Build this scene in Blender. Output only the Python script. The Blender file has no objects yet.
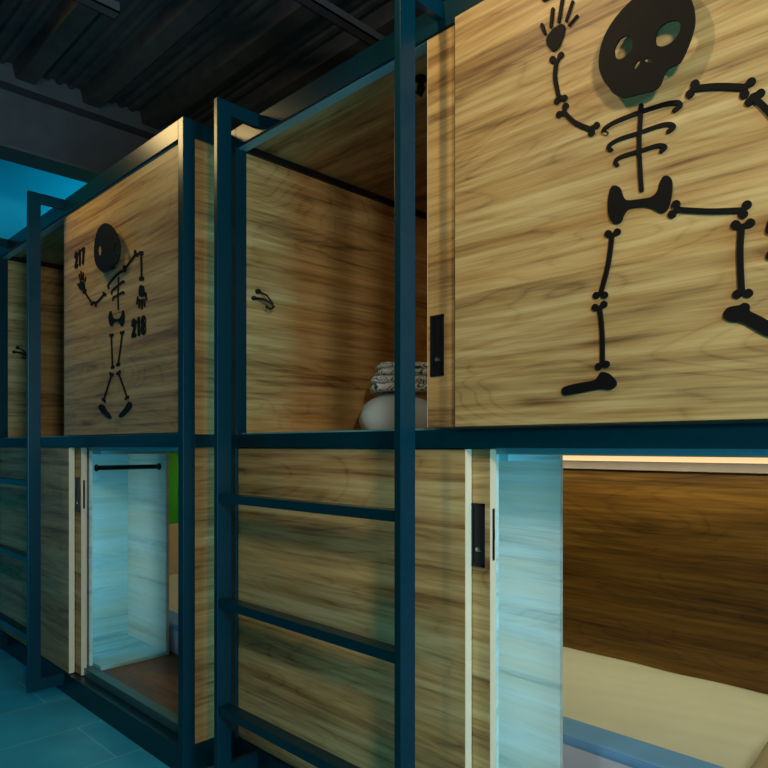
import bpy, bmesh, math, random
from mathutils import Vector, Matrix, noise
random.seed(7)
S = bpy.context.scene
COL = S.collection

# ------------------------------------------------------------------ materials
def new_mat(name):
    m = bpy.data.materials.new(name); m.use_nodes = True
    nt = m.node_tree
    return m, nt, nt.nodes['Principled BSDF']

def lin(c):
    return tuple(((v / 12.92) if v <= 0.04045 else ((v + 0.055) / 1.055) ** 2.4) for v in [q / 255 for q in c]) + (1,)

def wood(name, light, mid, dark, axis='X', rough=0.45, seed=0.0, contrast=1.0, spec=0.35):
    """Laminate with long flowing grain along one local axis."""
    m, nt, b = new_mat(name)
    N, L = nt.nodes.new, nt.links.new
    tc = N('ShaderNodeTexCoord')
    def mapped(along, across, up, off):
        mp = N('ShaderNodeMapping')
        sc = {'X': (along, across, up), 'Y': (across, along, up), 'Z': (across, up, along)}[axis]
        mp.inputs['Scale'].default_value = sc
        mp.inputs['Location'].default_value = (seed + off, seed * 1.7 + off, seed * 0.6 + off * 2)
        L(tc.outputs['Object'], mp.inputs['Vector'])
        return mp
    def tex(mp, scale, detail, rgh, dist):
        n = N('ShaderNodeTexNoise'); n.inputs['Scale'].default_value = scale
        n.inputs['Detail'].default_value = detail; n.inputs['Roughness'].default_value = rgh
        n.inputs['Distortion'].default_value = dist
        L(mp.outputs['Vector'], n.inputs['Vector'])
        return n
    warp = tex(mapped(0.8, 3, 4.5, 0.0), 1.0, 2, 0.5, 0.7)
    broad = tex(mapped(0.75, 5, 9.5, 1.0), 1.0, 4, 0.62, 0.9)
    fine = tex(mapped(2.2, 60, 85, 3.1), 1.0, 6, 0.72, 0.4)
    streak = tex(mapped(0.9, 12, 30, 7.7), 1.0, 5, 0.68, 0.7)
    def math_(op, a, bb):
        k = N('ShaderNodeMath'); k.operation = op
        for i, v in enumerate((a, bb)):
            if isinstance(v, (int, float)): k.inputs[i].default_value = v
            else: L(v, k.inputs[i])
        return k.outputs[0]
    # contour lines of a slow noise field give the cathedral figure
    ring = math_('FRACT', math_('MULTIPLY', warp.outputs['Fac'], 16.0), 0)
    ring = math_('ABSOLUTE', math_('SUBTRACT', ring, 0.5), 0)
    ring = math_('POWER', math_('MULTIPLY', ring, 2.0), 5.0)
    f = math_('ADD', math_('MULTIPLY', broad.outputs['Fac'], 0.52), math_('MULTIPLY', fine.outputs['Fac'], 0.26))
    f = math_('ADD', f, math_('MULTIPLY', streak.outputs['Fac'], 0.34))
    f = math_('SUBTRACT', f, math_('MULTIPLY', ring, 0.045))
    f = math_('ADD', math_('MULTIPLY', math_('SUBTRACT', f, 0.55), 3.5 * contrast), 0.5)
    r = N('ShaderNodeValToRGB')
    r.color_ramp.elements[0].position = 0.08; r.color_ramp.elements[0].color = lin(dark)
    r.color_ramp.elements[1].position = 0.92; r.color_ramp.elements[1].color = lin(light)
    e = r.color_ramp.elements.new(0.46); e.color = lin(mid)
    L(f, r.inputs['Fac'])
    tint = tex(mapped(0.6, 6, 11, 21.0), 1.0, 3, 0.6, 0.6)
    mx = N('ShaderNodeMix'); mx.data_type = 'RGBA'; mx.blend_type = 'MULTIPLY'
    mr = N('ShaderNodeMapRange'); mr.inputs['From Min'].default_value = 0.42; mr.inputs['From Max'].default_value = 0.66
    L(tint.outputs['Fac'], mr.inputs['Value']); L(mr.outputs['Result'], mx.inputs['Factor'])
    L(r.outputs['Color'], mx.inputs['A']); mx.inputs['B'].default_value = (1.0, 0.89, 0.78, 1)
    L(mx.outputs['Result'], b.inputs['Base Color'])
    b.inputs['Roughness'].default_value = rough
    b.inputs['Specular IOR Level'].default_value = spec
    bp = N('ShaderNodeBump'); bp.inputs['Strength'].default_value = 0.06; bp.inputs['Distance'].default_value = 0.002
    L(fine.outputs['Fac'], bp.inputs['Height']); L(bp.outputs['Normal'], b.inputs['Normal'])
    return m

def plain(name, rgb, rough=0.5, metal=0.0, spec=0.5, var=0.0, scale=20.0, bump=0.0):
    m, nt, b = new_mat(name)
    N, L = nt.nodes.new, nt.links.new
    b.inputs['Roughness'].default_value = rough
    b.inputs['Metallic'].default_value = metal
    b.inputs['Specular IOR Level'].default_value = spec
    tc = N('ShaderNodeTexCoord'); n = N('ShaderNodeTexNoise')
    n.inputs['Scale'].default_value = scale; n.inputs['Detail'].default_value = 4
    L(tc.outputs['Object'], n.inputs['Vector'])
    r = N('ShaderNodeValToRGB'); c = lin(rgb)
    r.color_ramp.elements[0].position = 0.3; r.color_ramp.elements[1].position = 0.7
    r.color_ramp.elements[0].color = tuple(v * (1 - var) for v in c[:3]) + (1,)
    r.color_ramp.elements[1].color = tuple(min(1, v * (1 + var)) for v in c[:3]) + (1,)
    L(n.outputs['Fac'], r.inputs['Fac']); L(r.outputs['Color'], b.inputs['Base Color'])
    if bump:
        bp = N('ShaderNodeBump'); bp.inputs['Strength'].default_value = bump; bp.inputs['Distance'].default_value = 0.004
        L(n.outputs['Fac'], bp.inputs['Height']); L(bp.outputs['Normal'], b.inputs['Normal'])
    return m

def glow(name, rgb, strength):
    m, nt, b = new_mat(name)
    b.inputs['Base Color'].default_value = lin(rgb)
    b.inputs['Emission Color'].default_value = lin(rgb)
    b.inputs['Emission Strength'].default_value = strength
    return m

OAK = ((210, 185, 128), (176, 144, 90), (112, 82, 48))
M = {}
for ax in 'XY':
    M['oak' + ax] = wood('oak_laminate_' + ax, *OAK, axis=ax, seed=2.3)
M['oakdoor'] = wood('oak_laminate_door', *OAK, axis='X', seed=5.1)
M['oakback'] = wood('oak_laminate_back', *OAK, axis='X', seed=9.4)
M['darkback'] = wood('dark_brown_laminate', (142, 108, 46), (106, 76, 28), (62, 41, 13), axis='X', seed=4.0)  # laminate browner and darker than the oak panels
M['podfloor'] = wood('brown_floor_laminate', (138, 98, 50), (104, 72, 34), (68, 46, 22), axis='X', seed=1.0)
M['paleX'] = wood('pale_laminate_x', (224, 242, 236), (204, 228, 224), (164, 194, 194), axis='X', seed=6.6, contrast=0.8)  # teal light is put into the colours of both pale closet laminates
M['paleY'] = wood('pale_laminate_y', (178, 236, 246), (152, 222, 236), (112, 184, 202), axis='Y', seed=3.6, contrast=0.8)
M['edge'] = plain('cream_edge_banding', (252, 205, 168), 0.5, var=0.04)
M['steel'] = plain('steel_with_teal_cast', (0, 44, 55), 0.3, metal=0.0, spec=0.28, var=0.10, scale=60)  # teal cast of the light is put into the steel's base colour
M['alu'] = plain('brushed_aluminium', (120, 196, 208), 0.35, metal=0.4, var=0.04, scale=80)  # aluminium tinted for the teal light it catches
M['sill'] = plain('dark_sill_strip', (70, 112, 116), 0.4, metal=0.2, var=0.05)
M['black'] = plain('black_cutout_board', (13, 13, 12), 0.6, spec=0.15, var=0.15)
M['blackmetal'] = plain('black_metal', (15, 16, 18), 0.4, spec=0.35)
M['rod'] = plain('dark_chrome_rod', (60, 70, 74), 0.22, metal=0.9)
M['chrome'] = plain('chrome_latch', (190, 196, 200), 0.25, metal=0.9)
M['ceil'] = plain('black_painted_deck', (64, 61, 60), 0.6, spec=0.3, var=0.25, scale=14, bump=0.2)
M['beam'] = plain('dark_grey_painted_steel', (66, 62, 62), 0.55, spec=0.4, var=0.15, scale=10)
M['wallteal'] = plain('wall_paint_blue_lit', (20, 176, 206), 0.8, var=0.05, scale=3)  # blue light on the end wall is put into this colour
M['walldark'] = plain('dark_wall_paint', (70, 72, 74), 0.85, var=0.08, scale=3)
M['green'] = plain('green_wall_paint', (58, 186, 18), 0.7, var=0.03)
M['cream'] = plain('cream_wall_panel', (222, 206, 160), 0.6, var=0.03)
M['sheet'] = plain('white_bed_sheet', (222, 230, 208), 0.85, var=0.03, scale=6, bump=0.3)
M['cover'] = plain('pale_blue_mattress_cover', (206, 224, 252), 0.8, var=0.02, scale=9)
M['coolfill'] = glow('cool_fill_strip', (170, 230, 255), 0.5)  # glow of the fill strips added inside the closets
M['profile'] = plain('wall_glow_grey', (150, 140, 136), 0.5, var=0.05)  # grey for the fading glow at the top of the back wall
M['blue'] = plain('sheet_blue_light', (112, 178, 238), 0.85, var=0.05, scale=8, bump=0.2)  # blue light at the front of the sheet, as a colour
M['pillow'] = plain('white_pillow_cotton', (186, 216, 232), 0.9, var=0.03, scale=9, bump=0.3)
M['tan'] = plain('tan_pillow_cotton', (192, 176, 134), 0.9, var=0.05, scale=9, bump=0.3)
M['led'] = glow('warm_led_strip', (255, 214, 158), 0.95)
M['fill_pane'] = glow('teal_fill_glow', (90, 205, 235), 1.0)  # glow of the added teal fill pane, out of view

def floor_mat():
    m, nt, b = new_mat('grey_floor_tiles')
    N, L = nt.nodes.new, nt.links.new
    tc = N('ShaderNodeTexCoord'); mp = N('ShaderNodeMapping')
    mp.inputs['Rotation'].default_value = (0, 0, math.radians(90))
    mp.inputs['Location'].default_value = (0.28, -0.03, 0)
    L(tc.outputs['Object'], mp.inputs['Vector'])
    br = N('ShaderNodeTexBrick')
    br.inputs['Scale'].default_value = 1.0
    br.inputs['Brick Width'].default_value = 0.8
    br.inputs['Row Height'].default_value = 0.4
    br.inputs['Mortar Size'].default_value = 0.0035
    br.inputs['Mortar Smooth'].default_value = 0.3
    br.inputs['Color1'].default_value = lin((42, 162, 190)); br.inputs['Color2'].default_value = lin((58, 170, 194))  # tile colours carry the teal light
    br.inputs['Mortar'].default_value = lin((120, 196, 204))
    L(mp.outputs['Vector'], br.inputs['Vector'])
    n = N('ShaderNodeTexNoise'); n.inputs['Scale'].default_value = 3.5; n.inputs['Detail'].default_value = 6
    L(tc.outputs['Object'], n.inputs['Vector'])
    mx = N('ShaderNodeMix'); mx.data_type = 'RGBA'; mx.blend_type = 'OVERLAY'; mx.inputs['Factor'].default_value = 0.5
    L(br.outputs['Color'], mx.inputs['A']); L(n.outputs['Fac'], mx.inputs['B'])
    hs = N('ShaderNodeHueSaturation'); hs.inputs['Saturation'].default_value = 1.0
    L(mx.outputs['Result'], hs.inputs['Color'])
    L(hs.outputs['Color'], b.inputs['Base Color'])
    b.inputs['Roughness'].default_value = 0.42
    return m
M['floor'] = floor_mat()

def towel_mat():
    m, nt, b = new_mat('patterned_towel')
    N, L = nt.nodes.new, nt.links.new
    tc = N('ShaderNodeTexCoord'); mp = N('ShaderNodeMapping'); mp.inputs['Scale'].default_value = (1, 1, 1.4)
    L(tc.outputs['Object'], mp.inputs['Vector'])
    n = N('ShaderNodeTexNoise'); n.inputs['Scale'].default_value = 17; n.inputs['Detail'].default_value = 0.5
    n.inputs['Distortion'].default_value = 0.9
    L(mp.outputs['Vector'], n.inputs['Vector'])
    k = N('ShaderNodeMath'); k.operation = 'MULTIPLY'; k.inputs[1].default_value = 7.0; L(n.outputs['Fac'], k.inputs[0])
    fr = N('ShaderNodeMath'); fr.operation = 'FRACT'; L(k.outputs[0], fr.inputs[0])
    r = N('ShaderNodeValToRGB'); r.color_ramp.interpolation = 'CONSTANT'
    r.color_ramp.elements[0].color = lin((222, 240, 248)); r.color_ramp.elements[1].position = 0.72
    r.color_ramp.elements[1].color = lin((40, 84, 96))
    L(fr.outputs[0], r.inputs['Fac']); L(r.outputs['Color'], b.inputs['Base Color'])
    b.inputs['Roughness'].default_value = 0.95
    return m
M['towel'] = towel_mat()

# ------------------------------------------------------------------ mesh helpers
def add_box(bm, x0, x1, y0, y1, z0, z1, bev=0.0):
    g = bmesh.ops.create_cube(bm, size=1.0)
    for v in g['verts']:
        v.co = Vector(((x0 + x1) / 2 + v.co.x * (x1 - x0), (y0 + y1) / 2 + v.co.y * (y1 - y0), (z0 + z1) / 2 + v.co.z * (z1 - z0)))
    if bev:
        ed = list({e for v in g['verts'] for e in v.link_edges})
        bmesh.ops.bevel(bm, geom=ed, offset=bev, segments=2, affect='EDGES', profile=0.7)

def add_tube(bm, pts, r, n=10, cap=True):
    pts = [Vector(p) for p in pts]; rings = []
    up = None
    for i, p in enumerate(pts):
        t = (pts[min(i + 1, len(pts) - 1)] - pts[max(i - 1, 0)]).normalized()
        if up is None:
            up = Vector((0, 0, 1)) if abs(t.z) < 0.9 else Vector((1, 0, 0))
        a = t.cross(up).normalized(); up = a.cross(t).normalized()
        rad = r[i] if isinstance(r, (list, tuple)) else r
        rings.append([bm.verts.new(p + a * rad * math.cos(2 * math.pi * k / n) + up * rad * math.sin(2 * math.pi * k / n)) for k in range(n)])
    for a, b in zip(rings, rings[1:]):
        for k in range(n):
            bm.faces.new((a[k], a[(k + 1) % n], b[(k + 1) % n], b[k]))
    if cap:
        bm.faces.new(rings[0][::-1]); bm.faces.new(rings[-1])

def obj(name, bm, mat, parent=None, origin=None, smooth=False):
    """Link bm (world coordinates) as one mesh object; its origin goes to its base or `origin`."""
    bmesh.ops.recalc_face_normals(bm, faces=bm.faces[:])
    if origin is None:
        xs = [v.co for v in bm.verts]
        origin = Vector(((min(c.x for c in xs) + max(c.x for c in xs)) / 2, (min(c.y for c in xs) + max(c.y for c in xs)) / 2, min(c.z for c in xs)))
    origin = Vector(origin)
    for v in bm.verts: v.co -= origin
    me = bpy.data.meshes.new(name); bm.to_mesh(me); bm.free()
    if smooth:
        for p in me.polygons: p.use_smooth = True
    me.materials.append(mat)
    o = bpy.data.objects.new(name, me); COL.objects.link(o)
    o.location = origin - (world_of(parent) if parent else Vector())
    if parent: o.parent = parent
    return o

def world_of(o):
    w = Vector()
    while o:
        w += o.location; o = o.parent
    return w

def box(name, mat, parent, x0, x1, y0, y1, z0, z1, bev=0.0015):
    bm = bmesh.new(); add_box(bm, x0, x1, y0, y1, z0, z1, bev)
    return obj(name, bm, mat, parent)

def thing(name, label, cat, loc, group=None):
    o = bpy.data.objects.new(name, None); COL.objects.link(o)
    o.location = loc; o.empty_display_size = 0.1
    return tag(o, label, cat, group)

def tag(o, label, cat, group=None):
    o['label'] = label; o['category'] = cat
    if group: o['group'] = group
    return o

def struct(o, label=None, cat=None):
    o['kind'] = 'structure'
    if label: o['label'] = label
    if cat: o['category'] = cat
    return o

# ---- flat cut-out pieces: outlines in (x, z) metres on the door face, cut from board `th` thick
def smooth_loop(pts, k=4):
    out = []; n = len(pts)
    for i in range(n):
        p0, p1, p2, p3 = (Vector((*pts[(i + j - 1) % n], 0)) for j in range(4))
        for s in range(k):
            t = s / k
            q = 0.5 * ((2 * p1) + (p2 - p0) * t + (2 * p0 - 5 * p1 + 4 * p2 - p3) * t * t + (3 * p1 - p0 - 3 * p2 + p3) * t ** 3)
            out.append((q.x, q.y))
    return out

def smooth_line(pts, k=6):
    pts = [pts[0]] + list(pts) + [pts[-1]]; out = []
    for i in range(len(pts) - 3):
        p0, p1, p2, p3 = (Vector((*pts[i + j], 0)) for j in range(4))
        for s in range(k):
            t = s / k
            q = 0.5 * ((2 * p1) + (p2 - p0) * t + (2 * p0 - 5 * p1 + 4 * p2 - p3) * t * t + (3 * p1 - p0 - 3 * p2 + p3) * t ** 3)
            out.append((q.x, q.y))
    out.append(tuple(pts[-1]))
    return out

def curve_to_bm(bm, cu, y_front, th):
    o = bpy.data.objects.new('tmp', cu); COL.objects.link(o)
    dg = bpy.context.evaluated_depsgraph_get(); dg.update()
    me = bpy.data.meshes.new_from_object(o.evaluated_get(dg))
    tmp = bmesh.new(); tmp.from_mesh(me)
    for v in tmp.verts:
        v.co = Vector((v.co.x, y_front + th / 2 - v.co.z, v.co.y))
    me2 = bpy.data.meshes.new('tmp'); tmp.to_mesh(me2); tmp.free(); bm.from_mesh(me2)
    bpy.data.objects.remove(o); bpy.data.meshes.remove(me); bpy.data.meshes.remove(me2)

def add_plate(bm, loops, y_front, th):
    cu = bpy.data.curves.new('tmp', 'CURVE'); cu.dimensions = '2D'; cu.fill_mode = 'BOTH'; cu.extrude = th / 2
    for lp in loops:
        sp = cu.splines.new('POLY'); sp.points.add(len(lp) - 1)
        for p, q in zip(sp.points, lp): p.co = (q[0], q[1], 0, 1)
        sp.use_cyclic_u = True
    curve_to_bm(bm, cu, y_front, th)
    bpy.data.curves.remove(cu)

def stroke_loop(line, r0, r1=None):
    r1 = r0 if r1 is None else r1
    P = [Vector((*p, 0)) for p in line]; Lft, Rgt = [], []
    n = len(P)
    for i, p in enumerate(P):
        t = (P[min(i + 1, n - 1)] - P[max(i - 1, 0)]).normalized(); nn = Vector((-t.y, t.x, 0))
        r = r0 + (r1 - r0) * i / (n - 1)
        Lft.append(p + nn * r); Rgt.append(p - nn * r)
    def cap(c, frm, r, t):
        a0 = math.atan2(frm.y, frm.x)
        return [c + Vector((math.cos(a0 - math.pi * k / 6), math.sin(a0 - math.pi * k / 6), 0)) * r for k in range(1, 6)]
    t1 = (P[-1] - P[-2]).normalized(); t0 = (P[0] - P[1]).normalized()
    loop = Lft + cap(P[-1], Vector((-t1.y, t1.x, 0)), r1, t1) + Rgt[::-1] + cap(P[0], Vector((-t0.y, t0.x, 0)), r0, t0)
    return [(p.x, p.y) for p in loop]

def disc_loop(c, r, n=16):
    return [(c[0] + r * math.cos(2 * math.pi * k / n), c[1] + r * math.sin(2 * math.pi * k / n)) for k in range(n)]

def _ring(cx, cz, rx, rz, n=14, a0=0, a1=360):
    return [(cx + rx * math.cos(math.radians(a0 + (a1 - a0) * k / n)), cz + rz * math.sin(math.radians(a0 + (a1 - a0) * k / n))) for k in range(n + 1)]
DIGITS = {
    '0': [_ring(0.5, 0.5, 0.5, 0.5, 20)],
    '1': [[(0.22, 0.82), (0.58, 1.0)], [(0.58, 1.0), (0.58, 0.0)]],
    '2': [[(0.0, 0.72), (0.1, 0.92), (0.5, 1.0), (0.9, 0.9), (0.97, 0.68), (0.75, 0.42), (0.02, 0.0)], [(0.02, 0.0), (1.0, 0.0)]],
    '7': [[(0.0, 1.0), (1.0, 1.0)], [(1.0, 1.0), (0.6, 0.5), (0.4, 0.0)]],
    '8': [_ring(0.5, 0.76, 0.42, 0.24, 16), _ring(0.5, 0.26, 0.5, 0.26, 16)],
    '9': [_ring(0.5, 0.7, 0.48, 0.3, 16), [(0.98, 0.7), (0.92, 0.3), (0.6, 0.0)]],
}
def add_text(bm, txt, x0, x1, z0, z1, y_front, th):
    """Heavy stencil numerals cut from board."""
    n = len(txt); r = (z1 - z0) * 0.105; w = (x1 - x0) / n
    for i, ch in enumerate(txt):
        a, b, c, d = x0 + i * w + r * 1.15, x0 + (i + 1) * w - r * 1.15, z0 + r, z1 - r
        for k, ln in enumerate(DIGITS[ch]):
            e = 0.0002 * k
            add_plate(bm, [stroke_loop([(a + (b - a) * u, c + (d - c) * v) for u, v in ln], r)], y_front + e, th - e)
SKELETON = [
  ('B', 'skull', 'plate', {'outer': [(-0.6155, 2.1939), (-0.6362, 2.1835), (-0.6573, 2.1679), (-0.6752, 2.1469), (-0.6862, 2.1206), (-0.6902, 2.0913), (-0.6862, 2.0656), (-0.6752, 2.0407), (-0.6662, 2.027), (-0.6573, 2.0117), (-0.6379, 1.9954), (-0.6258, 1.9916), (-0.5935, 1.9868), (-0.5688, 1.9844), (-0.5559, 1.9898), (-0.5485, 2.0047), (-0.5431, 2.0138), (-0.5352, 2.0186), (-0.5196, 2.0193), (-0.5104, 2.026), (-0.4952, 2.0557), (-0.4868, 2.0832), (-0.4868, 2.108), (-0.4906, 2.1285), (-0.5012, 2.1586), (-0.5258, 2.1895), (-0.5575, 2.2068), (-0.5902, 2.2065)], 'holes': [[(-0.6538, 2.1002), (-0.652, 2.1096), (-0.6414, 2.122), (-0.6275, 2.1233), (-0.6165, 2.1162), (-0.6138, 2.1034), (-0.6155, 2.0875), (-0.6258, 2.0818), (-0.6397, 2.0781), (-0.6502, 2.0859)], [(-0.5646, 2.092), (-0.5591, 2.1058), (-0.5463, 2.113), (-0.5289, 2.1116), (-0.5165, 2.1028), (-0.514, 2.089), (-0.5196, 2.0773), (-0.5321, 2.0684), (-0.5495, 2.0671), (-0.5623, 2.0765)], [(-0.6121, 2.0436), (-0.607, 2.0558), (-0.5996, 2.06), (-0.5976, 2.0529), (-0.6036, 2.0461)], [(-0.5885, 2.0555), (-0.5819, 2.0564), (-0.5721, 2.0481), (-0.5744, 2.0441), (-0.5819, 2.0472)]]}),
  ('B', 'hand', 'hand', {'palm': [(-0.8378, 2.2175), (-0.8321, 2.2275), (-0.8195, 2.2357), (-0.803, 2.2382), (-0.7934, 2.2352), (-0.7888, 2.227), (-0.7907, 2.2144), (-0.7975, 2.1977), (-0.8057, 2.1852), (-0.8168, 2.1824), (-0.8265, 2.189), (-0.8349, 2.2025)], 'fingers': [[(-0.8505, 2.2594), (-0.8426, 2.2358)], [(-0.8209, 2.2834), (-0.826, 2.2442)], [(-0.7948, 2.2971), (-0.8049, 2.2464)], [(-0.7693, 2.2765), (-0.7853, 2.2401)], [(-0.7579, 2.2386), (-0.7781, 2.2268)]], 'r': [0.0042, 0.0042, 0.0042, 0.0035, 0.003]}),
  ('B', 'arm_bone', 'bone', {'shaft': [(-0.8115, 2.1523), (-0.815, 2.1181), (-0.8053, 2.0694)], 'knobs': [(-0.8221, 2.1646), (-0.8, 2.165), (-0.8097, 2.0615), (-0.7913, 2.0611)], 'rs': 0.0052, 'rk': 0.008}),
  ('B', 'arm_bone', 'bone', {'shaft': [(-0.7913, 2.0282), (-0.7639, 1.9953), (-0.7265, 1.9672)], 'knobs': [(-0.8044, 2.0273), (-0.7879, 2.041), (-0.7103, 1.9693), (-0.7224, 1.9567)], 'rs': 0.0055, 'rk': 0.008}),
  ('B', 'rib_cage', 'strokes', {'lines': [[(-0.6069, 1.9773), (-0.612, 1.8913), (-0.6069, 1.7949)], [(-0.6866, 1.9441), (-0.6933, 1.9499), (-0.6896, 1.956), (-0.6652, 1.9622), (-0.6095, 1.9641), (-0.5621, 1.9624), (-0.5406, 1.9592), (-0.5279, 1.9541), (-0.526, 1.9467), (-0.5379, 1.9415)], [(-0.6758, 1.9035), (-0.682, 1.9097), (-0.6758, 1.9165), (-0.6533, 1.9208), (-0.6124, 1.9201), (-0.5676, 1.9204), (-0.5486, 1.9172), (-0.5393, 1.9107), (-0.5419, 1.9049), (-0.55, 1.9021)], [(-0.6616, 1.8659), (-0.6659, 1.8714), (-0.6607, 1.8786), (-0.6414, 1.8812), (-0.6067, 1.8803), (-0.5731, 1.88), (-0.5594, 1.8751), (-0.5572, 1.8703), (-0.5649, 1.8653)]], 'rs': [0.0048, 0.0048, 0.0048, 0.0048]}),
  ('B', 'pelvis', 'plate', {'outer': [(-0.663, 1.8204), (-0.6746, 1.8199), (-0.6809, 1.8015), (-0.6825, 1.7721), (-0.677, 1.7485), (-0.6653, 1.7368), (-0.6531, 1.7369), (-0.6455, 1.7519), (-0.6349, 1.7617), (-0.6105, 1.7599), (-0.5888, 1.7537), (-0.5711, 1.74), (-0.5606, 1.7346), (-0.5502, 1.7425), (-0.5433, 1.7651), (-0.542, 1.7926), (-0.5474, 1.8073), (-0.5585, 1.8112), (-0.5668, 1.8009), (-0.5725, 1.7834), (-0.5852, 1.7748), (-0.6069, 1.7762), (-0.6364, 1.781), (-0.6478, 1.7928), (-0.6531, 1.8103)], 'holes': []}),
  ('B', 'arm_bone', 'bone', {'shaft': [(-0.4991, 1.9724), (-0.4542, 1.9599), (-0.4045, 1.9391)], 'knobs': [(-0.4966, 1.9808), (-0.5063, 1.9645), (-0.393, 1.9448), (-0.4045, 1.9257)], 'rs': 0.0068, 'rk': 0.0088}),
  ('B', 'arm_bone', 'bone', {'shaft': [(-0.3896, 1.9159), (-0.3639, 1.8793), (-0.3356, 1.8291)], 'knobs': [(-0.3767, 1.9169), (-0.3957, 1.9082), (-0.3378, 1.8201), (-0.3271, 1.8275)], 'rs': 0.0065, 'rk': 0.0085}),
  ('B', 'hand', 'hand', {'palm': [(-0.3292, 1.8076), (-0.3229, 1.8104), (-0.3145, 1.7981), (-0.3104, 1.78), (-0.3145, 1.7717), (-0.3229, 1.7767), (-0.3292, 1.7931)], 'fingers': [[(-0.3145, 1.8029), (-0.3062, 1.8002)], [(-0.3083, 1.7818), (-0.298, 1.7643)], [(-0.3124, 1.7687), (-0.3042, 1.7471)], [(-0.3187, 1.7682), (-0.3166, 1.7459)], [(-0.3271, 1.7731), (-0.3282, 1.7541)]], 'r': [0.0042, 0.0042, 0.0042, 0.0035, 0.003]}),
  ('B', 'leg_bone', 'bone', {'shaft': [(-0.5302, 1.7341), (-0.469, 1.7154), (-0.4079, 1.7022)], 'knobs': [(-0.5342, 1.7459), (-0.5422, 1.7273), (-0.4003, 1.7104), (-0.4068, 1.6941)], 'rs': 0.0058, 'rk': 0.0088}),
  ('B', 'leg_bone', 'bone', {'shaft': [(-0.4095, 1.6688), (-0.4122, 1.6207), (-0.4095, 1.5443)], 'knobs': [(-0.4202, 1.6771), (-0.3945, 1.674), (-0.4175, 1.5407), (-0.398, 1.5395)], 'rs': 0.0063, 'rk': 0.0088}),
  ('B', 'foot', 'plate', {'outer': [(-0.4428, 1.5038), (-0.4397, 1.5116), (-0.4317, 1.5176), (-0.4129, 1.5189), (-0.4055, 1.5219), (-0.3981, 1.5197), (-0.3948, 1.5132), (-0.3945, 1.5051), (-0.38, 1.4951), (-0.3639, 1.483), (-0.3482, 1.4691), (-0.343, 1.4587), (-0.3482, 1.4486), (-0.3639, 1.4523), (-0.3836, 1.4656), (-0.4092, 1.4849), (-0.4241, 1.4879), (-0.4355, 1.4925), (-0.4413, 1.4984)], 'holes': []}),
  ('B', 'leg_bone', 'bone', {'shaft': [(-0.6731, 1.712), (-0.6825, 1.6492), (-0.6998, 1.5887)], 'knobs': [(-0.6825, 1.7185), (-0.6615, 1.7175), (-0.7111, 1.5853), (-0.6911, 1.5828)], 'rs': 0.0055, 'rk': 0.0082}),
  ('B', 'leg_bone', 'bone', {'shaft': [(-0.7022, 1.5553), (-0.6967, 1.4982), (-0.6959, 1.4292)], 'knobs': [(-0.7135, 1.5585), (-0.6927, 1.5621), (-0.7054, 1.424), (-0.6872, 1.4277)], 'rs': 0.0055, 'rk': 0.0082}),
  ('B', 'foot', 'plate', {'outer': [(-0.7965, 1.3712), (-0.7922, 1.3827), (-0.7555, 1.3897), (-0.7143, 1.3945), (-0.6998, 1.41), (-0.6825, 1.4072), (-0.6653, 1.3911), (-0.6638, 1.3777), (-0.6785, 1.3697), (-0.7022, 1.3726), (-0.7555, 1.3665), (-0.7896, 1.3637)], 'holes': []}),
  ('A', 'skull', 'plate', {'outer': [(-3.0623, 2.1366), (-3.0505, 2.1874), (-3.0114, 2.2257), (-2.9407, 2.2325), (-2.8723, 2.2021), (-2.8192, 2.1533), (-2.7867, 2.1016), (-2.7932, 2.0584), (-2.8153, 2.0349), (-2.8589, 2.0293), (-2.8953, 2.0192), (-2.9476, 2.0134), (-2.9899, 2.0311), (-3.033, 2.0597), (-3.0549, 2.0936)], 'holes': [[(-2.98, 2.1183), (-2.9858, 2.136), (-2.9999, 2.1459), (-3.0141, 2.142), (-3.02, 2.1266), (-3.0141, 2.1088), (-2.9999, 2.099), (-2.9858, 2.103)], [(-2.8036, 2.0895), (-2.8093, 2.1073), (-2.8232, 2.1172), (-2.8371, 2.1133), (-2.8429, 2.0978), (-2.8371, 2.0799), (-2.8232, 2.0701), (-2.8093, 2.0741)], [(-2.8926, 2.0272), (-2.8791, 2.0388), (-2.8629, 2.0374), (-2.8683, 2.0226)]]}),
  ('A', 'hand', 'hand', {'palm': [(-3.3182, 2.0192), (-3.31, 2.0368), (-3.2825, 2.0415), (-3.2538, 2.0271), (-3.2459, 2.0007), (-3.2697, 1.9953), (-3.3019, 2.0038)], 'fingers': [[(-3.3346, 2.0347), (-3.3215, 2.0229)], [(-3.3149, 2.0788), (-3.3019, 2.048)], [(-3.2938, 2.0876), (-3.2825, 2.0478)], [(-3.2665, 2.0763), (-3.2633, 2.0412)], [(-3.238, 2.0492), (-3.2443, 2.0317)]], 'r': [0.004, 0.004, 0.004, 0.004, 0.004]}),
  ('A', 'arm_bone', 'bone', {'shaft': [(-3.2506, 1.9859), (-3.2036, 1.9473), (-3.1605, 1.9161)], 'knobs': [(-3.2617, 1.9834), (-3.238, 1.9882), (-3.1681, 1.9111), (-3.1453, 1.9156)], 'rs': 0.006, 'rk': 0.009}),
  ('A', 'arm_bone', 'bone', {'shaft': [(-3.1228, 1.9073), (-3.0637, 1.9223), (-3.0204, 1.9381)], 'knobs': [(-3.1333, 1.9138), (-3.1183, 1.8976), (-3.0304, 1.9409), (-3.0105, 1.9318)], 'rs': 0.006, 'rk': 0.009}),
  ('A', 'arm_bone', 'bone', {'shaft': [(-2.8035, 2.011), (-2.7464, 2.0336), (-2.6995, 2.0545)], 'knobs': [(-2.8126, 2.0184), (-2.8035, 2.0043), (-2.7093, 2.0636), (-2.6885, 2.0468)], 'rs': 0.007, 'rk': 0.011}),
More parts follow.
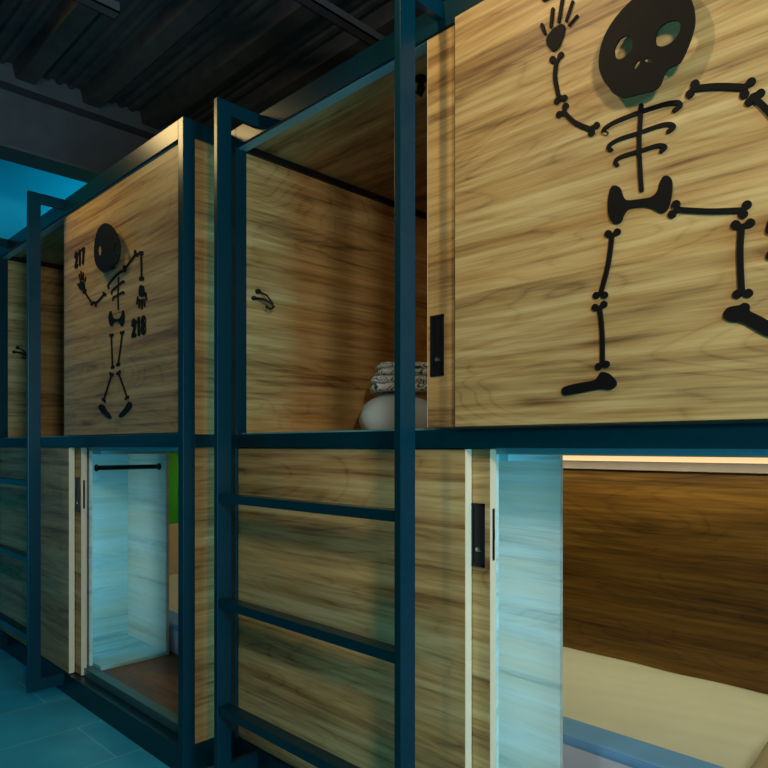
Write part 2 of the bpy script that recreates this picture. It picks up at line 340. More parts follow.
  ('A', 'arm_bone', 'bone', {'shaft': [(-2.6536, 2.0424), (-2.6488, 1.9927), (-2.6488, 1.944)], 'knobs': [(-2.6643, 2.0489), (-2.6428, 2.0445), (-2.6595, 1.9416), (-2.6381, 1.9378)], 'rs': 0.006, 'rk': 0.011}),
  ('A', 'hand', 'hand', {'palm': [(-2.6703, 1.8771), (-2.6679, 1.9039), (-2.6583, 1.9132), (-2.6369, 1.9095), (-2.6251, 1.8914), (-2.6251, 1.8672), (-2.6488, 1.8628)], 'fingers': [[(-2.611, 1.873), (-2.6041, 1.8451)], [(-2.6251, 1.8483), (-2.6192, 1.8206)], [(-2.6464, 1.8516), (-2.644, 1.8134)], [(-2.6667, 1.8548), (-2.6703, 1.8227)], [(-2.6824, 1.8681), (-2.6909, 1.8421)]], 'r': [0.004, 0.004, 0.004, 0.004, 0.004]}),
  ('A', 'rib_cage', 'strokes', {'lines': [[(-2.8689, 1.9833), (-2.8756, 1.9158), (-2.8729, 1.8439)], [(-2.9738, 1.9552), (-2.978, 1.9705), (-2.916, 1.9917), (-2.8491, 2.0054), (-2.8229, 2.0034)], [(-2.9433, 1.9239), (-2.9364, 1.9373), (-2.8756, 1.9502), (-2.8255, 1.9597), (-2.8164, 1.9536)], [(-2.9296, 1.8944), (-2.9228, 1.9049), (-2.8689, 1.909), (-2.8255, 1.9134), (-2.8177, 1.9064)]], 'rs': [0.005, 0.007, 0.006, 0.006]}),
  ('A', 'pelvis', 'plate', {'outer': [(-2.9521, 1.8494), (-2.929, 1.8168), (-2.8868, 1.8042), (-2.8486, 1.8072), (-2.8235, 1.8343), (-2.811, 1.8021), (-2.8203, 1.7763), (-2.8391, 1.7664), (-2.8596, 1.7848), (-2.8916, 1.7938), (-2.9192, 1.7919), (-2.9422, 1.7795), (-2.9621, 1.7947), (-2.9721, 1.8241)], 'holes': []}),
  ('A', 'leg_bone', 'bone', {'shaft': [(-2.9439, 1.7351), (-2.9389, 1.6661), (-2.9323, 1.5993)], 'knobs': [(-2.9555, 1.7406), (-2.9323, 1.7393), (-2.9422, 1.5953), (-2.9225, 1.5964)], 'rs': 0.0055, 'rk': 0.0095}),
  ('A', 'leg_bone', 'bone', {'shaft': [(-2.8328, 1.7344), (-2.8517, 1.6711), (-2.874, 1.6047)], 'knobs': [(-2.8454, 1.7379), (-2.8219, 1.7378), (-2.8868, 1.6017), (-2.8644, 1.6025)], 'rs': 0.0055, 'rk': 0.0095}),
  ('A', 'leg_bone', 'bone', {'shaft': [(-2.9455, 1.5606), (-2.9856, 1.5086), (-3.0264, 1.4577)], 'knobs': [(-2.9571, 1.5685), (-2.9323, 1.5624), (-3.0402, 1.4563), (-3.0161, 1.448)], 'rs': 0.0055, 'rk': 0.0095}),
  ('A', 'leg_bone', 'bone', {'shaft': [(-2.8708, 1.5646), (-2.8266, 1.5089), (-2.7864, 1.4559)], 'knobs': [(-2.882, 1.5641), (-2.8596, 1.5692), (-2.7987, 1.4485), (-2.7757, 1.454)], 'rs': 0.0055, 'rk': 0.0095}),
  ('A', 'foot', 'plate', {'outer': [(-3.0821, 1.4244), (-3.0646, 1.4359), (-3.0299, 1.4315), (-2.9991, 1.4068), (-2.9488, 1.377), (-2.9621, 1.3669), (-3.0059, 1.3809), (-3.0593, 1.4041)], 'holes': []}),
  ('A', 'foot', 'plate', {'outer': [(-2.7409, 1.4216), (-2.762, 1.4333), (-2.7864, 1.4236), (-2.8048, 1.4096), (-2.8612, 1.3811), (-2.8549, 1.3692), (-2.8172, 1.3749), (-2.7515, 1.4041)], 'holes': []}),
]
def add_skeleton(unit, door, yf):
    """Black board skeleton fixed on the door face at y = yf."""
    th = 0.005; thin = 0.65 if unit == 'A' else 0.92
    for u, name, kind, d in SKELETON:
        if u != unit: continue
        bm = bmesh.new()
        if kind == 'plate' and name == 'skull':
            add_plate(bm, [smooth_loop(d['outer'])] + [smooth_loop(h) for h in d['holes']], yf - 0.033, th)
            cx = sum(p[0] for p in d['outer']) / len(d['outer']); cz = sum(p[1] for p in d['outer']) / len(d['outer'])
            for dx, dz in ((-0.035, 0.07), (0.04, 0.07), (0.01, -0.07)):
                add_tube(bm, [(cx + dx, yf - 0.027, cz + dz), (cx + dx, yf, cz + dz)], 0.006)
        elif kind == 'plate':
            add_plate(bm, [smooth_loop(d['outer'])], yf - th, th)
        elif kind == 'hand':
            add_plate(bm, [smooth_loop(d['palm'])], yf - th, th)
            for f, r in zip(d['fingers'], d['r']):
                add_plate(bm, [stroke_loop(smooth_line(f), r, r * 0.8)], yf - th, th)
        elif kind == 'bone':
            add_plate(bm, [stroke_loop(smooth_line(d['shaft']), d['rs'] * thin)], yf - th, th)
            nk = len(d['knobs'])
            for i, k in enumerate(d['knobs']):
                end = d['shaft'][0] if i < nk // 2 else d['shaft'][-1]
                e = 0.0002 * (i + 1)
                add_plate(bm, [stroke_loop([k, ((k[0] + end[0]) / 2, (k[1] + end[1]) / 2), end], d['rs'] * thin)], yf - th + e, th - e)
                add_plate(bm, [disc_loop(k, d['rk'] * (0.8 if unit == 'A' else 1.0))], yf - th + e + 0.0001, th - e - 0.0001)
        else:
            for i, (ln, r) in enumerate(zip(d['lines'], d['rs'])):
                e = 0.0002 * i
                add_plate(bm, [stroke_loop(smooth_line(ln), r * thin)], yf - th + e, th - e)
        obj(name, bm, M['black'], door)

def pull(door, x0, x1, z0, z1, yf):
    """Recessed black pull plate with a small latch, on a door face."""
    bm = bmesh.new()
    add_box(bm, x0, x1, yf - 0.004, yf + 0.001, z0, z0 + 0.008, 0.001); add_box(bm, x0, x1, yf - 0.004, yf + 0.001, z1 - 0.008, z1, 0.001)
    add_box(bm, x0, x0 + 0.008, yf - 0.004, yf + 0.001, z0, z1, 0.001); add_box(bm, x1 - 0.008, x1, yf - 0.004, yf + 0.001, z0, z1, 0.001)
    add_box(bm, x0 + 0.004, x1 - 0.004, yf - 0.001, yf + 0.001, z0 + 0.004, z1 - 0.004)
    o = obj('handle', bm, M['blackmetal'], door)
    me = o.data; me.materials.append(M['chrome'])
    t = bmesh.new(); t.from_mesh(me)
    n0 = len(t.faces)
    w = world_of(o)
    cx, cz = (x0 + x1) / 2 - w.x, z0 + (z1 - z0) * 0.27 - w.z
    add_tube(t, [(cx, yf - 0.001 - w.y, cz), (cx, yf - 0.005 - w.y, cz)], 0.006, 12)
    add_box(t, cx - 0.0015, cx + 0.011, yf - 0.006 - w.y, yf - 0.003 - w.y, cz - 0.005, cz - 0.001, 0.0008)
    t.faces.ensure_lookup_table()
    for f in t.faces[n0:]: f.material_index = 1
    t.to_mesh(me); t.free()

def capsule_bunk(unit, label, xl, xr, yf, p):
    """Double-decker capsule: welded frame, panels, two pairs of sliding doors, closet."""
    T = thing('capsule_bunk', label, 'bunk', ((xl + xr) / 2, yf + p['depth'] / 2, 0))
    yb = yf + p['depth'] + 0.04
    ZT, ZB = 2.485, 2.410            # top beam
    MT, MB = 1.290, 1.239            # middle beam
    W, D = 0.038, 0.05
    il, ir = xl + W, xr - W          # inner faces of the posts
    for x0, x1 in ((xl, il), (ir, xr)):
        for y0, y1 in ((yf, yf + D), (yb - D, yb)):
            box('post', M['steel'], T, x0, x1, y0, y1, 0, ZT, 0.002)
    for y0, y1 in ((yf, yf + D), (yb - D, yb)):
        box('top_beam', M['steel'], T, il, ir, y0, y1, ZB, ZT, 0.002)
        box('middle_beam', M['steel'], T, il, ir, y0, y1, MB, MT, 0.002)
        box('bottom_rail', M['steel'], T, il, ir, y0, y1, 0.0, 0.105, 0.002)
    for x0, x1 in ((xl, il), (ir, xr)):
        box('side_beam', M['steel'], T, x0, x1, yf + D, yb - D, ZB + 0.01, ZT, 0.002)
        box('side_beam', M['steel'], T, x0, x1, yf + D, yb - D, MB, MT, 0.002)
        box('side_beam', M['steel'], T, x0, x1, yf + D, yb - D, 0.0, 0.105, 0.002)
    # side panels, inner faces flush with the posts
    for x0, x1 in ((xl + 0.008, il - 0.006), (ir + 0.006, xr - 0.008)):
        box('side_panel', M['oakY'], T, x0, x1, yf + D, yb - D, MT, ZB + 0.01, 0)
        box('side_panel', M['oakY'], T, x0, x1, yf + D, yb - D, 0.105, MB, 0)
    # upper pod
    li, ri = il - 0.006, ir + 0.006
    box('ceiling_panel', M['oakX'], T, li, ri, yf + D, yb - D, 2.432, 2.450, 0)
    box('back_panel', M['oakback'], T, li, ri, yb - D - 0.02, yb - D, MT, 2.432, 0)
    box('deck_panel', M['oakback'], T, li, ri, yf + D, yb - D, 1.262, 1.290, 0)
    box('ceiling_trim', M['blackmetal'], T, li, li + 0.014, yf + D, yb - D - 0.02, 2.404, 2.432, 0.001)
    box('door_track', M['alu'], T, il, ir, yf + 0.012, yf + D, ZB - 0.002, ZB, 0)
    box('door_track', M['alu'], T, il, ir, yf + 0.03, yf + D + 0.004, MT, MT + 0.006, 0.001)
    box('door_track', M['alu'], T, il, ir, yf + 0.070, yf + 0.092, MB - 0.015, MB, 0.001)
    box('door_sill', M['sill'], T, il, ir, yf + D, yf + D + 0.045, 0.105, 0.144, 0.001)
    # hook on the left wall of the upper pod
    hx, hy, hz = li, yf + 0.105, 1.835
    bm = bmesh.new()
    add_tube(bm, [(hx, hy, hz + 0.03), (hx + 0.012, hy, hz + 0.03)], [0.011, 0.009], 12)
    add_tube(bm, [(hx, hy - 0.02, hz + 0.0), (hx + 0.012, hy - 0.02, hz + 0.0)], [0.010, 0.008], 12)
    add_tube(bm, [(hx + 0.008, hy - 0.02, hz), (hx + 0.03, hy + 0.005, hz - 0.004), (hx + 0.045, hy + 0.03, hz - 0.016), (hx + 0.05, hy + 0.045, hz - 0.032), (hx + 0.045, hy + 0.03, hz - 0.042), (hx + 0.04, hy + 0.012, hz - 0.034)], 0.0055, 10)
    add_tube(bm, [(hx + 0.008, hy, hz + 0.03), (hx + 0.03, hy + 0.025, hz + 0.014), (hx + 0.048, hy + 0.042, hz - 0.02)], 0.004, 10)
    obj('coat_hook', bm, M['blackmetal'], T, smooth=True)
    # small black ceiling spotlight inside the upper pod
    lx, ly = xl + 0.85, yf + 0.17
    bm = bmesh.new()
    add_tube(bm, [(lx, ly, 2.432), (lx, ly, 2.422)], 0.020, 16); add_tube(bm, [(lx, ly, 2.420), (lx, ly, 2.398)], [0.008, 0.014], 12)
    add_tube(bm, [(lx + 0.012, ly, 2.400), (lx - 0.010, ly, 2.380)], [0.009, 0.014], 14)
    obj('ceiling_spotlight', bm, M['blackmetal'], T)
    # lower pod
    box('floor_panel', M['podfloor'], T, li, ri, yf + D + 0.045, yb - D, 0.110, 0.142, 0)
    box('back_panel', M['darkback'], T, li, ri, yb - D - 0.02, yb - D, 0.142, 1.222, 0)
    box('pod_ceiling', M['oakX'], T, li, ri, yf + 0.092, yb - D, 1.222, 1.239, 0)
    bm = bmesh.new(); add_box(bm, li + 0.02, ri - 0.02, yb - D - 0.045, yb - D - 0.020, 1.178, 1.200, 0.002)
    obj('led_strip', bm, M['led'], T)
    box('wall_glow_band', M['profile'], T, li + 0.02, ri - 0.02, yb - D - 0.042, yb - D - 0.020, 1.140, 1.178, 0.001)  # fading glow on the wall below the strip, put in as a grey bar
    if p['green']:
        box('green_panel', M['green'], T, li, li + 0.008, p['closet_y'] + 0.02, yb - D - 0.02, 0.667, 1.222, 0)
        box('cream_panel', M['cream'], T, li, li + 0.012, p['closet_y'] + 0.02, yb - D - 0.02, 0.142, 0.667, 0.001)
    # closet open towards the right, at the left of the lower pod
    cx0, cx1, cy0, cy1 = p['closet_x0'], p['closet_x'], yf + 0.096, p['closet_y']
    box('closet_back', M['paleY'], T, cx0 - 0.016, cx0, cy0, cy1, 0.142, 1.222, 0)
    box('closet_side', M['paleX'], T, cx0 - 0.016, cx1, cy1, cy1 + 0.018, 0.142, 1.222, 0.001)
    box('closet_side', M['paleX'], T, cx0 - 0.016, p['low_back_x'] - 0.01, cy0 - 0.016, cy0, 0.142, 1.222, 0.001)
    box('closet_floor', M['paleY'], T, cx0, cx1, cy0, cy1, 0.142, 0.160, 0.001)
    box('closet_top', M['paleY'], T, cx0, cx1, cy0, cy1, 1.204, 1.222, 0.001)
    lx0 = p['low_back_x'] - 0.075
    box('closet_fill_strip', M['coolfill'], T, lx0, lx0 + 0.02, cy0, cy0 + 0.008, 0.30, 1.05, 0.001)  # hidden strip added to brighten the closet
    rx = cx1 - 0.07 if p['green'] else cx0 + 0.10
    bm = bmesh.new(); add_tube(bm, [(rx, cy0, 1.135), (rx, cy1, 1.135)], 0.0125, 14)
    for yy in (cy0, cy1 - 0.008):
        add_tube(bm, [(rx, yy, 1.135), (rx, yy + 0.008, 1.135)], 0.018, 16)
    obj('clothes_rod', bm, M['rod'], T)
    # sliding doors
    dz0, dz1 = 1.297, 2.402
    y = p['up_front_y']
    d = box('sliding_door', M['oakdoor'], T, p['up_front_x'], ir - 0.003, y, y + 0.021, dz0, dz1, 0.001)
    d['label'] = 'door slid over the right half of the upper pod, with a black skeleton on it'
    box('edge_band', M['edge'], d, p['up_front_x'] - 0.0015, p['up_front_x'], y + 0.002, y + 0.019, dz0, dz1, 0)
    box('shadow_strip', M['black'], d, p['up_front_x'] - 0.0095, p['up_front_x'] - 0.0015, y + 0.010, y + 0.0235, dz0, dz1, 0)  # black strip put in for the shadow between the two doors
    add_skeleton(unit, d, y)
    for name, txt, a in (('room_number', p['num'][0], p['num_up']), ('room_number', p['num'][1], p['num_low'])):
        bm = bmesh.new(); add_text(bm, txt, *a, y - 0.005, 0.005)
        obj(name, bm, M['black'], d)
    y = p['up_back_y']
    d = box('sliding_door', M['oakX'], T, p['up_back_x'], ir - 0.003, y, y + 0.021, dz0, dz1, 0.001)
    box('edge_band', M['edge'], d, p['up_back_x'] - 0.0015, p['up_back_x'], y, y + 0.021, dz0, dz1, 0)
    pull(d, p['up_back_x'] + 0.012, p['up_back_x'] + 0.060, 1.441, 1.613, y)
    dz0, dz1 = 0.110, 1.236
    y = p['low_front_y']
    d = box('sliding_door', M['oakX'], T, il + 0.003, p['low_front_x'], y, y + 0.027, dz0, dz1, 0.001)
    box('edge_band', M['edge'], d, p['low_front_x'], p['low_front_x'] + 0.0015, y, y + 0.027, dz0, dz1, 0)
    y = p['low_back_y']
    d = box('sliding_door', M['oakback'], T, il + 0.003, p['low_back_x'], y, y + 0.027, dz0, dz1, 0.001)
    box('edge_band', M['edge'], d, p['low_back_x'], p['low_back_x'] + 0.0015, y, y + 0.027, dz0, dz1, 0)
    pull(d, p['low_back_x'] - 0.062, p['low_back_x'] - 0.016, 0.915, 1.088, y)
    bm = bmesh.new(); ex = p['low_back_x'] + 0.0015
    add_box(bm, ex, ex + 0.002, y + 0.009, y + 0.018, 0.935, 1.075, 0.0006); add_box(bm, ex + 0.001, ex + 0.004, y + 0.011, y + 0.016, 0.99, 1.02, 0.0006)
    obj('lock_plate', bm, M['blackmetal'], d)
    return T

A = dict(depth=1.43, green=True, closet_x0=-3.725, closet_x=-3.269, closet_y=1.674,
         up_front_y=1.250, up_front_x=-3.522, up_back_y=1.277, up_back_x=-3.46,
         low_front_y=1.243, low_front_x=-3.437, low_back_y=1.275, low_back_x=-3.365,
         num=('217', '218'), num_up=(-3.375, -3.245, 2.117, 2.199), num_low=(-2.742, -2.608, 1.703, 1.785))
B = dict(depth=1.43, green=False, closet_x0=-1.50, closet_x=-1.030, closet_y=1.800,
         up_front_y=1.405, up_front_x=-1.119, up_back_y=1.4305, up_back_x=-1.238,
         low_front_y=1.440, low_front_x=-1.112, low_back_y=1.470, low_back_x=-1.051,
         num=('219', '220'), num_up=(-0.852, -0.715, 2.312, 2.398), num_low=(-0.369, -0.235, 1.595, 1.680))
bunk_a = capsule_bunk('A', 'set-forward double-decker capsule bunk at the left, with small waving skeleton 217 218 door', -4.610, -2.286, 1.239, A)
bunk_b = capsule_bunk('B', 'nearest double-decker capsule bunk, with the large dancing skeleton on its upper door', -2.264, 0.070, 1.430, B)

# ------------------------------------------------------------------ ladders hooked over the frames
def ladder(label, x0, x1, y, yframe):
    T = thing('ladder', label, 'ladder', ((x0 + x1) / 2, y, 0.03), 'steel ladders hooked on the bunks')
    w, d = 0.022, 0.058
    for xa in (x0, x1 - w):
        box('stile', M['steel'], T, xa, xa + w, y, y + d, 0.045, 2.485, 0.002)
        box('hook_arm', M['steel'], T, xa, xa + w, y + d, yframe, 2.437, 2.485, 0.002)
        box('foot_arm', M['steel'], T, xa, xa + w, y + d, yframe, 0.045, 0.100, 0.002)
    for z in (1.074, 0.700, 0.318):
        box('rung', M['steel'], T, x0 + w, x1 - w, y + 0.006, y + d - 0.004, z - 0.03, z, 0.002)
ladder('black steel ladder in front of the nearest bunk, its three flat rungs fully in view', -2.094, -1.180, 1.255, 1.430)
ladder('black steel ladder at the left edge, on the set-forward bunk', -4.420, -3.484, 1.070, 1.239)

# ------------------------------------------------------------------ bedding
def cushion(bm, cx, cy, z0, lx, ly, h, pinch=0.35, n=20, sag=0.0, rot=0.0, pw=0.45):
    """A stuffed pillow: two domed sheets meeting along a soft seam."""
    top = {}; bot = {}
    ca, sa = math.cos(rot), math.sin(rot)
    for i in range(n + 1):
        for j in range(n + 1):
            u, v = i / n * 2 - 1, j / n * 2 - 1
            e = max(0.0, (1 - u * u)) ** pw * max(0.0, (1 - v * v)) ** pw
            k = 1 - 0.10 * pinch * (1 - (1 - abs(u) ** 4) * (1 - abs(v) ** 4)) * 0 - 0.08 * (u * u * (1 - v * v) * 0 + (u * u) * (v * v) * -1 + u * u * 0)
            x, y = u * lx / 2, v * ly / 2
            wob = noise.noise(Vector((x * 6 + cx, y * 6 + cy, 1.3))) * 0.012 * e
            zt = z0 + h * 0.38 + h * 0.62 * e + wob - sag * (1 - e) * h * 0.2
            zb = z0 + h * 0.38 - h * 0.38 * min(1, e * 1.6)
            X, Y = cx + x * ca - y * sa, cy + x * sa + y * ca
            top[i, j] = bm.verts.new((X, Y, zt))
            bot[i, j] = top[i, j] if i in (0, n) or j in (0, n) else bm.verts.new((X, Y, zb))
    for i in range(n):
        for j in range(n):
            bm.faces.new((top[i, j], top[i + 1, j], top[i + 1, j + 1], top[i, j + 1]))
            q = (bot[i, j], bot[i, j + 1], bot[i + 1, j + 1], bot[i + 1, j])
            if len(set(q)) > 2:
                try: bm.faces.new(q)
                except ValueError: pass

def mattress(label, x0, x1, y0, y1, z0, z1):
    T = thing('mattress', label, 'mattress', ((x0 + x1) / 2, (y0 + y1) / 2, z0), 'mattresses in the lower pods')
    bm = bmesh.new(); add_box(bm, x0, x1, y0, y1, z0, z1 - 0.012, 0.018)
    obj('mattress_body', bm, M['cover'], T, smooth=False)
    # top sheet with long soft creases
    bm = bmesh.new(); nx, ny = 60, 40; g = {}
    for i in range(nx + 1):
        for j in range(ny + 1):
            x = x0 + 0.006 + (x1 - x0 - 0.012) * i / nx; y = y0 + 0.09 + (y1 - y0 - 0.1) * j / ny
            z = z1 - 0.004 + 0.005 * noise.noise(Vector((x * 1.2 + y * 3, y * 13 - x * 3.5, 4)))
            g[i, j] = bm.verts.new((x, y, z))
    for i in range(nx):
        for j in range(ny):
            bm.faces.new((g[i, j], g[i + 1, j], g[i + 1, j + 1], g[i, j + 1]))
    bnd = [e for e in bm.edges if e.is_boundary]
    r = bmesh.ops.extrude_edge_only(bm, edges=bnd)
    for v in [q for q in r['geom'] if isinstance(q, bmesh.types.BMVert)]: v.co.z = z1 - 0.022
    obj('sheet', bm, M['sheet'], T, smooth=True)
    bm = bmesh.new(); add_box(bm, x0 + 0.004, x1 - 0.004, y0 - 0.004, y0 + 0.13, z1 - 0.03, z1 + 0.004, 0.012)  # blue light along the sheet's front edge, put in as a coloured band
    b = obj('edge_band', bm, M['blue'], T); b['label'] = 'band coloured for the blue light on the front edge'
    return T
mattress('white mattress with blue light coloured onto its front edge in the lower pod at the right', -2.20, 0.02, 1.955, 2.838, 0.142, 0.300)
mattress('mattress glimpsed behind the closet of the left lower pod', -4.55, -2.32, 1.711, 2.64, 0.142, 0.300)

bm = bmesh.new(); cushion(bm, -0.385, 2.18, 0.305, 0.34, 0.56, 0.17)
tag(obj('pillow', bm, M['tan'], smooth=True), 'tan pillow at the right edge on the lower white mattress', 'pillow')

bm = bmesh.new(); cushion(bm, -1.99, 2.10, 1.290, 0.34, 0.34, 0.18, rot=math.radians(-42), pw=0.42)
tag(obj('pillow', bm, M['pillow'], smooth=True), 'plump white pillow in the upper open pod under the folded towels', 'pillow')

def towel(label, cx, cy, z0, lx, ly, h, rot):
    """A towel folded over: a flattened roll profile with two visible layers, extruded along its fold."""
    bm = bmesh.new(); layers = 2; n = 12
    lh = h / layers
    for k in range(layers):
        za = z0 + k * lh
        prof = []
        for i in range(n + 1):          # rounded fold at the front
            a = -math.pi / 2 - math.pi * i / n
            prof.append((-lx / 2 + lh / 2 + math.cos(a) * lh / 2 + 0.006 * k, za + lh / 2 + math.sin(a) * lh / 2 * 0.97))
        prof += [(lx / 2 - 0.01, za + lh * 0.985), (lx / 2, za + lh * 0.7), (lx / 2, za + lh * 0.3), (lx / 2 - 0.01, za + lh * 0.015)]
        rings = []
        ca, sa = math.cos(rot), math.sin(rot)
        for s in range(13):
            v = (s / 12 - 0.5) * ly
            sh = 1 - 0.10 * abs(s / 6 - 1) ** 6
            ring = []
            for (u, z) in prof:
                zz = za + (z - za) * sh + noise.noise(Vector((u * 9, v * 9, z0 * 30))) * 0.004 * (1 if z > za + 0.3 * lh else 0)
                zz = max(zz, z0)
                ring.append(bm.verts.new((cx + u * ca - v * sa, cy + u * sa + v * ca, zz)))
            rings.append(ring)
        m = len(prof)
        for a, b in zip(rings, rings[1:]):
            for i in range(m): bm.faces.new((a[i], a[(i + 1) % m], b[(i + 1) % m], b[i]))
        bm.faces.new(rings[0]); bm.faces.new(rings[-1][::-1])
    return tag(obj('towel', bm, M['towel'], smooth=True), label, 'towel', 'folded towels on the pillow')
towel('lower folded patterned towel lying directly on the white pillow', -1.960, 2.120, 1.477, 0.24, 0.30, 0.064, math.radians(-40))
towel('upper folded patterned towel, top of the stack on the white pillow', -1.945, 2.13, 1.544, 0.22, 0.28, 0.054, math.radians(-36))

# ------------------------------------------------------------------ the room
X0, X1, Y0, Y1, ZC = -4.70, 2.6, -1.4, 3.1, 3.08
struct(box('floor', M['floor'], None, X0, X1, Y0, Y1, -0.05, 0, 0), 'blue-grey tiled floor in front of the bunks', 'floor')
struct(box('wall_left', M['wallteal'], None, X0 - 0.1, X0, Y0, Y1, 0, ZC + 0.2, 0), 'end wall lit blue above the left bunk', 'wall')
struct(box('wall_back', M['walldark'], None, X0 - 0.1, X1, Y1, Y1 + 0.1, 0, ZC + 0.2, 0))
struct(box('wall_front', M['walldark'], None, X0 - 0.1, X1, Y0 - 0.1, Y0, 0, ZC + 0.2, 0))
# right end wall with an opening for an added glowing pane, teal fill from that side
wy0, wy1, wz0, wz1 = 0.15, 1.40, 0.15, 2.35
bm = bmesh.new()
add_box(bm, X1, X1 + 0.1, Y0, wy0, 0, ZC + 0.2); add_box(bm, X1, X1 + 0.1, wy1, Y1, 0, ZC + 0.2)
add_box(bm, X1, X1 + 0.1, wy0, wy1, 0, wz0); add_box(bm, X1, X1 + 0.1, wy0, wy1, wz1, ZC + 0.2)
struct(obj('wall_right', bm, M['walldark']))
pane = struct(box('fill_pane_1', M['fill_pane'], None, X1 + 0.05, X1 + 0.06, wy0, wy1, wz0, wz1, 0))  # unseen glowing pane added as teal fill
bm = bmesh.new()
for a, b in ((wy0, wy0 + 0.05), (wy1 - 0.05, wy1), (-0.03, 0.03)): add_box(bm, X1 + 0.02, X1 + 0.09, a, b, wz0, wz1)
for a, b in ((wz0, wz0 + 0.05), (wz1 - 0.05, wz1)): add_box(bm, X1 + 0.02, X1 + 0.09, wy0, wy1, a, b)
obj('fill_pane_frame', bm, M['steel'], pane)

# ribbed steel deck: trapezoid ribs running along the corridor
bm = bmesh.new(); per, y = 0.33, 1.39 - 0.33 * 9
prof = []
while y < Y1 + 0.1:
    prof += [(y, ZC), (y + 0.085, ZC), (y + 0.10, ZC + 0.07)]
    for k in (0.125, 0.185, 0.245):
        prof += [(y + k, ZC + 0.07), (y + k + 0.008, ZC + 0.052), (y + k + 0.030, ZC + 0.052), (y + k + 0.038, ZC + 0.07)]
    prof += [(y + 0.315, ZC + 0.07)]
    y += per
lo = [(bm.verts.new((X0 - 0.1, a, z)), bm.verts.new((X1 + 0.1, a, z))) for a, z in prof]
hi = [(bm.verts.new((X0 - 0.1, a, ZC + 0.16)), bm.verts.new((X1 + 0.1, a, ZC + 0.16))) for a, z in (prof[0], prof[-1])]
for a, b in zip(lo, lo[1:]): bm.faces.new((a[0], a[1], b[1], b[0]))
bm.faces.new((hi[0][0], hi[0][1], hi[1][1], hi[1][0])); bm.faces.new((lo[0][0], lo[0][1], hi[0][1], hi[0][0])); bm.faces.new((lo[-1][0], lo[-1][1], hi[1][1], hi[1][0]))
struct(obj('ceiling', bm, M['ceil']), 'black ribbed steel deck ceiling', 'ceiling')

# steel I-beam across the corridor
bx = -3.72
bm = bmesh.new()
add_box(bm, bx - 0.09, bx + 0.09, Y0, Y1, 3.045, 3.08, 0.003); add_box(bm, bx - 0.08, bx + 0.08, Y0, Y1, 3.08, 3.165); add_box(bm, bx - 0.09, bx + 0.09, Y0, Y1, 2.725, 2.745, 0.003); add_box(bm, bx - 0.006, bx + 0.006, Y0, Y1, 2.745, 3.045)  # box above the top flange is added to stop light leaking over
struct(obj('ceiling_beam', bm, M['beam']), 'dark steel I-beam under the ceiling at the left', 'beam')

def channel(label, x, y0, y1, z, w, h):
    bm = bmesh.new()
    add_box(bm, x - w / 2, x + w / 2, y0, y1, z, z + 0.006); add_box(bm, x - w / 2, x - w / 2 + 0.005, y0, y1, z, z + h); add_box(bm, x + w / 2 - 0.005, x + w / 2, y0, y1, z, z + h)
    for yy in (y0 + 0.08, y1 - 0.03):
        add_tube(bm, [(x, yy, z + 0.004), (x, yy, ZC)], 0.005, 8)
    return tag(obj('ceiling_channel', bm, M['beam']), label, 'metal channel', 'metal channels under the ceiling')
channel('short grey metal channel hung from the ceiling at top left', -2.60, -0.2, 1.123, 2.95, 0.055, 0.04)
channel('dark metal channel under the ceiling above the nearest bunk', -2.0, 0.2, 2.3, 2.95, 0.05, 0.035)

# ------------------------------------------------------------------ light
def spot(name, loc, target, watt, col, size=80, blend=0.6, rad=0.04):
    l = bpy.data.lights.new(name, 'SPOT'); l.energy = watt; l.color = col; l.spot_size = math.radians(size); l.spot_blend = blend; l.shadow_soft_size = rad
    o = bpy.data.objects.new(name, l); COL.objects.link(o); o.location = loc
    o.rotation_euler = (Vector(target) - Vector(loc)).to_track_quat('-Z', 'Y').to_euler(); return o
def area(name, loc, target, watt, col, sx, sy):
    l = bpy.data.lights.new(name, 'AREA'); l.energy = watt; l.color = col; l.shape = 'RECTANGLE'; l.size = sx; l.size_y = sy
    o = bpy.data.objects.new(name, l); COL.objects.link(o); o.location = loc
    o.rotation_euler = (Vector(target) - Vector(loc)).to_track_quat('-Z', 'Y').to_euler(); return o
def lamp(name, loc, watt, col, rad):
    l = bpy.data.lights.new(name, 'POINT'); l.energy = watt; l.color = col; l.shadow_soft_size = rad
    o = bpy.data.objects.new(name, l); COL.objects.link(o); o.location = loc; return o
WARM = (1.0, 0.74, 0.40)
NEUT = (1.0, 0.88, 0.70)
TEAL = (0.22, 0.72, 0.98)
lamp('corridor_lamp', (0.75, -0.05, 2.2), 104, NEUT, 0.16)
spot('ceiling_spot', (-1.25, 0.45, 2.98), (-0.45, 1.42, 1.7), 34, WARM, 110, rad=0.05)
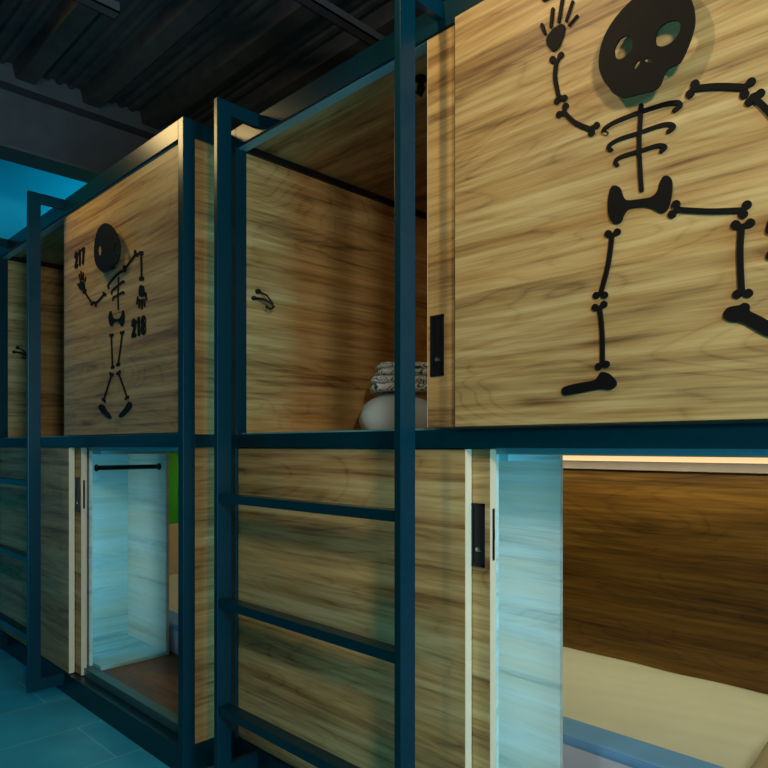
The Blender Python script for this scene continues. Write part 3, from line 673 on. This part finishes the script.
spot('ceiling_spot', (-3.32, 0.68, 2.98), (-2.75, 1.25, 2.2), 24, (1.0, 0.72, 0.30), 110, rad=0.16)
area('teal_fill_light', (X1 - 0.03, 0.78, 1.25), (-3, 0.78, 1.0), 120, TEAL, 1.2, 2.1)  # added teal fill from the right, set just inside the pane
area('pod_led', (-1.1, 2.70, 1.195), (-1.1, 2.62, 0), 4.2, (1.0, 0.90, 0.56), 2.0, 0.04)
area('closet_fill', (-3.42, 1.355, 0.66), (-3.73, 1.52, 0.66), 0.45, (0.62, 0.90, 1.0), 0.03, 0.8)  # added cool fill for the left closet
area('closet_fill', (-1.116, 1.55, 0.66), (-1.25, 1.80, 0.66), 0.34, (0.7, 0.92, 1.0), 0.03, 0.8)  # added cool fill for the near closet
area('pod_led', (-3.45, 2.61, 1.195), (-3.45, 2.61, 0), 3.0, (1.0, 0.9, 0.66), 2.0, 0.02)
area('pod_led', (-1.1, 2.78, 2.40), (-1.1, 2.78, 1.3), 1.4, (1.0, 0.62, 0.22), 1.6, 0.02)
lamp('blue_wall_fill', (-4.20, 1.85, 2.82), 7, (0.04, 0.75, 1.0), 0.08)  # unseen fill added to brighten the blue end wall

W = bpy.data.worlds.new('world'); S.world = W; W.use_nodes = True
W.node_tree.nodes['Background'].inputs['Color'].default_value = (0.3, 0.7, 0.9, 1)
W.node_tree.nodes['Background'].inputs['Strength'].default_value = 0.05

# ------------------------------------------------------------------ camera
cam = bpy.data.cameras.new('camera'); co = bpy.data.objects.new('camera', cam); COL.objects.link(co)
cam.sensor_width = 36; cam.lens = 31.027; cam.shift_y = 0.0806; cam.clip_start = 0.02
co.location = (0, 0, 1.245)
yaw = math.radians(45.344)
co.rotation_euler = Vector((-math.cos(yaw), math.sin(yaw), 0)).to_track_quat('-Z', 'Y').to_euler()
S.camera = co
S.view_settings.view_transform = 'Standard'; S.view_settings.look = 'None'
S.view_settings.gamma = 1; S.view_settings.use_curve_mapping = False; S.view_settings.exposure = 0.0
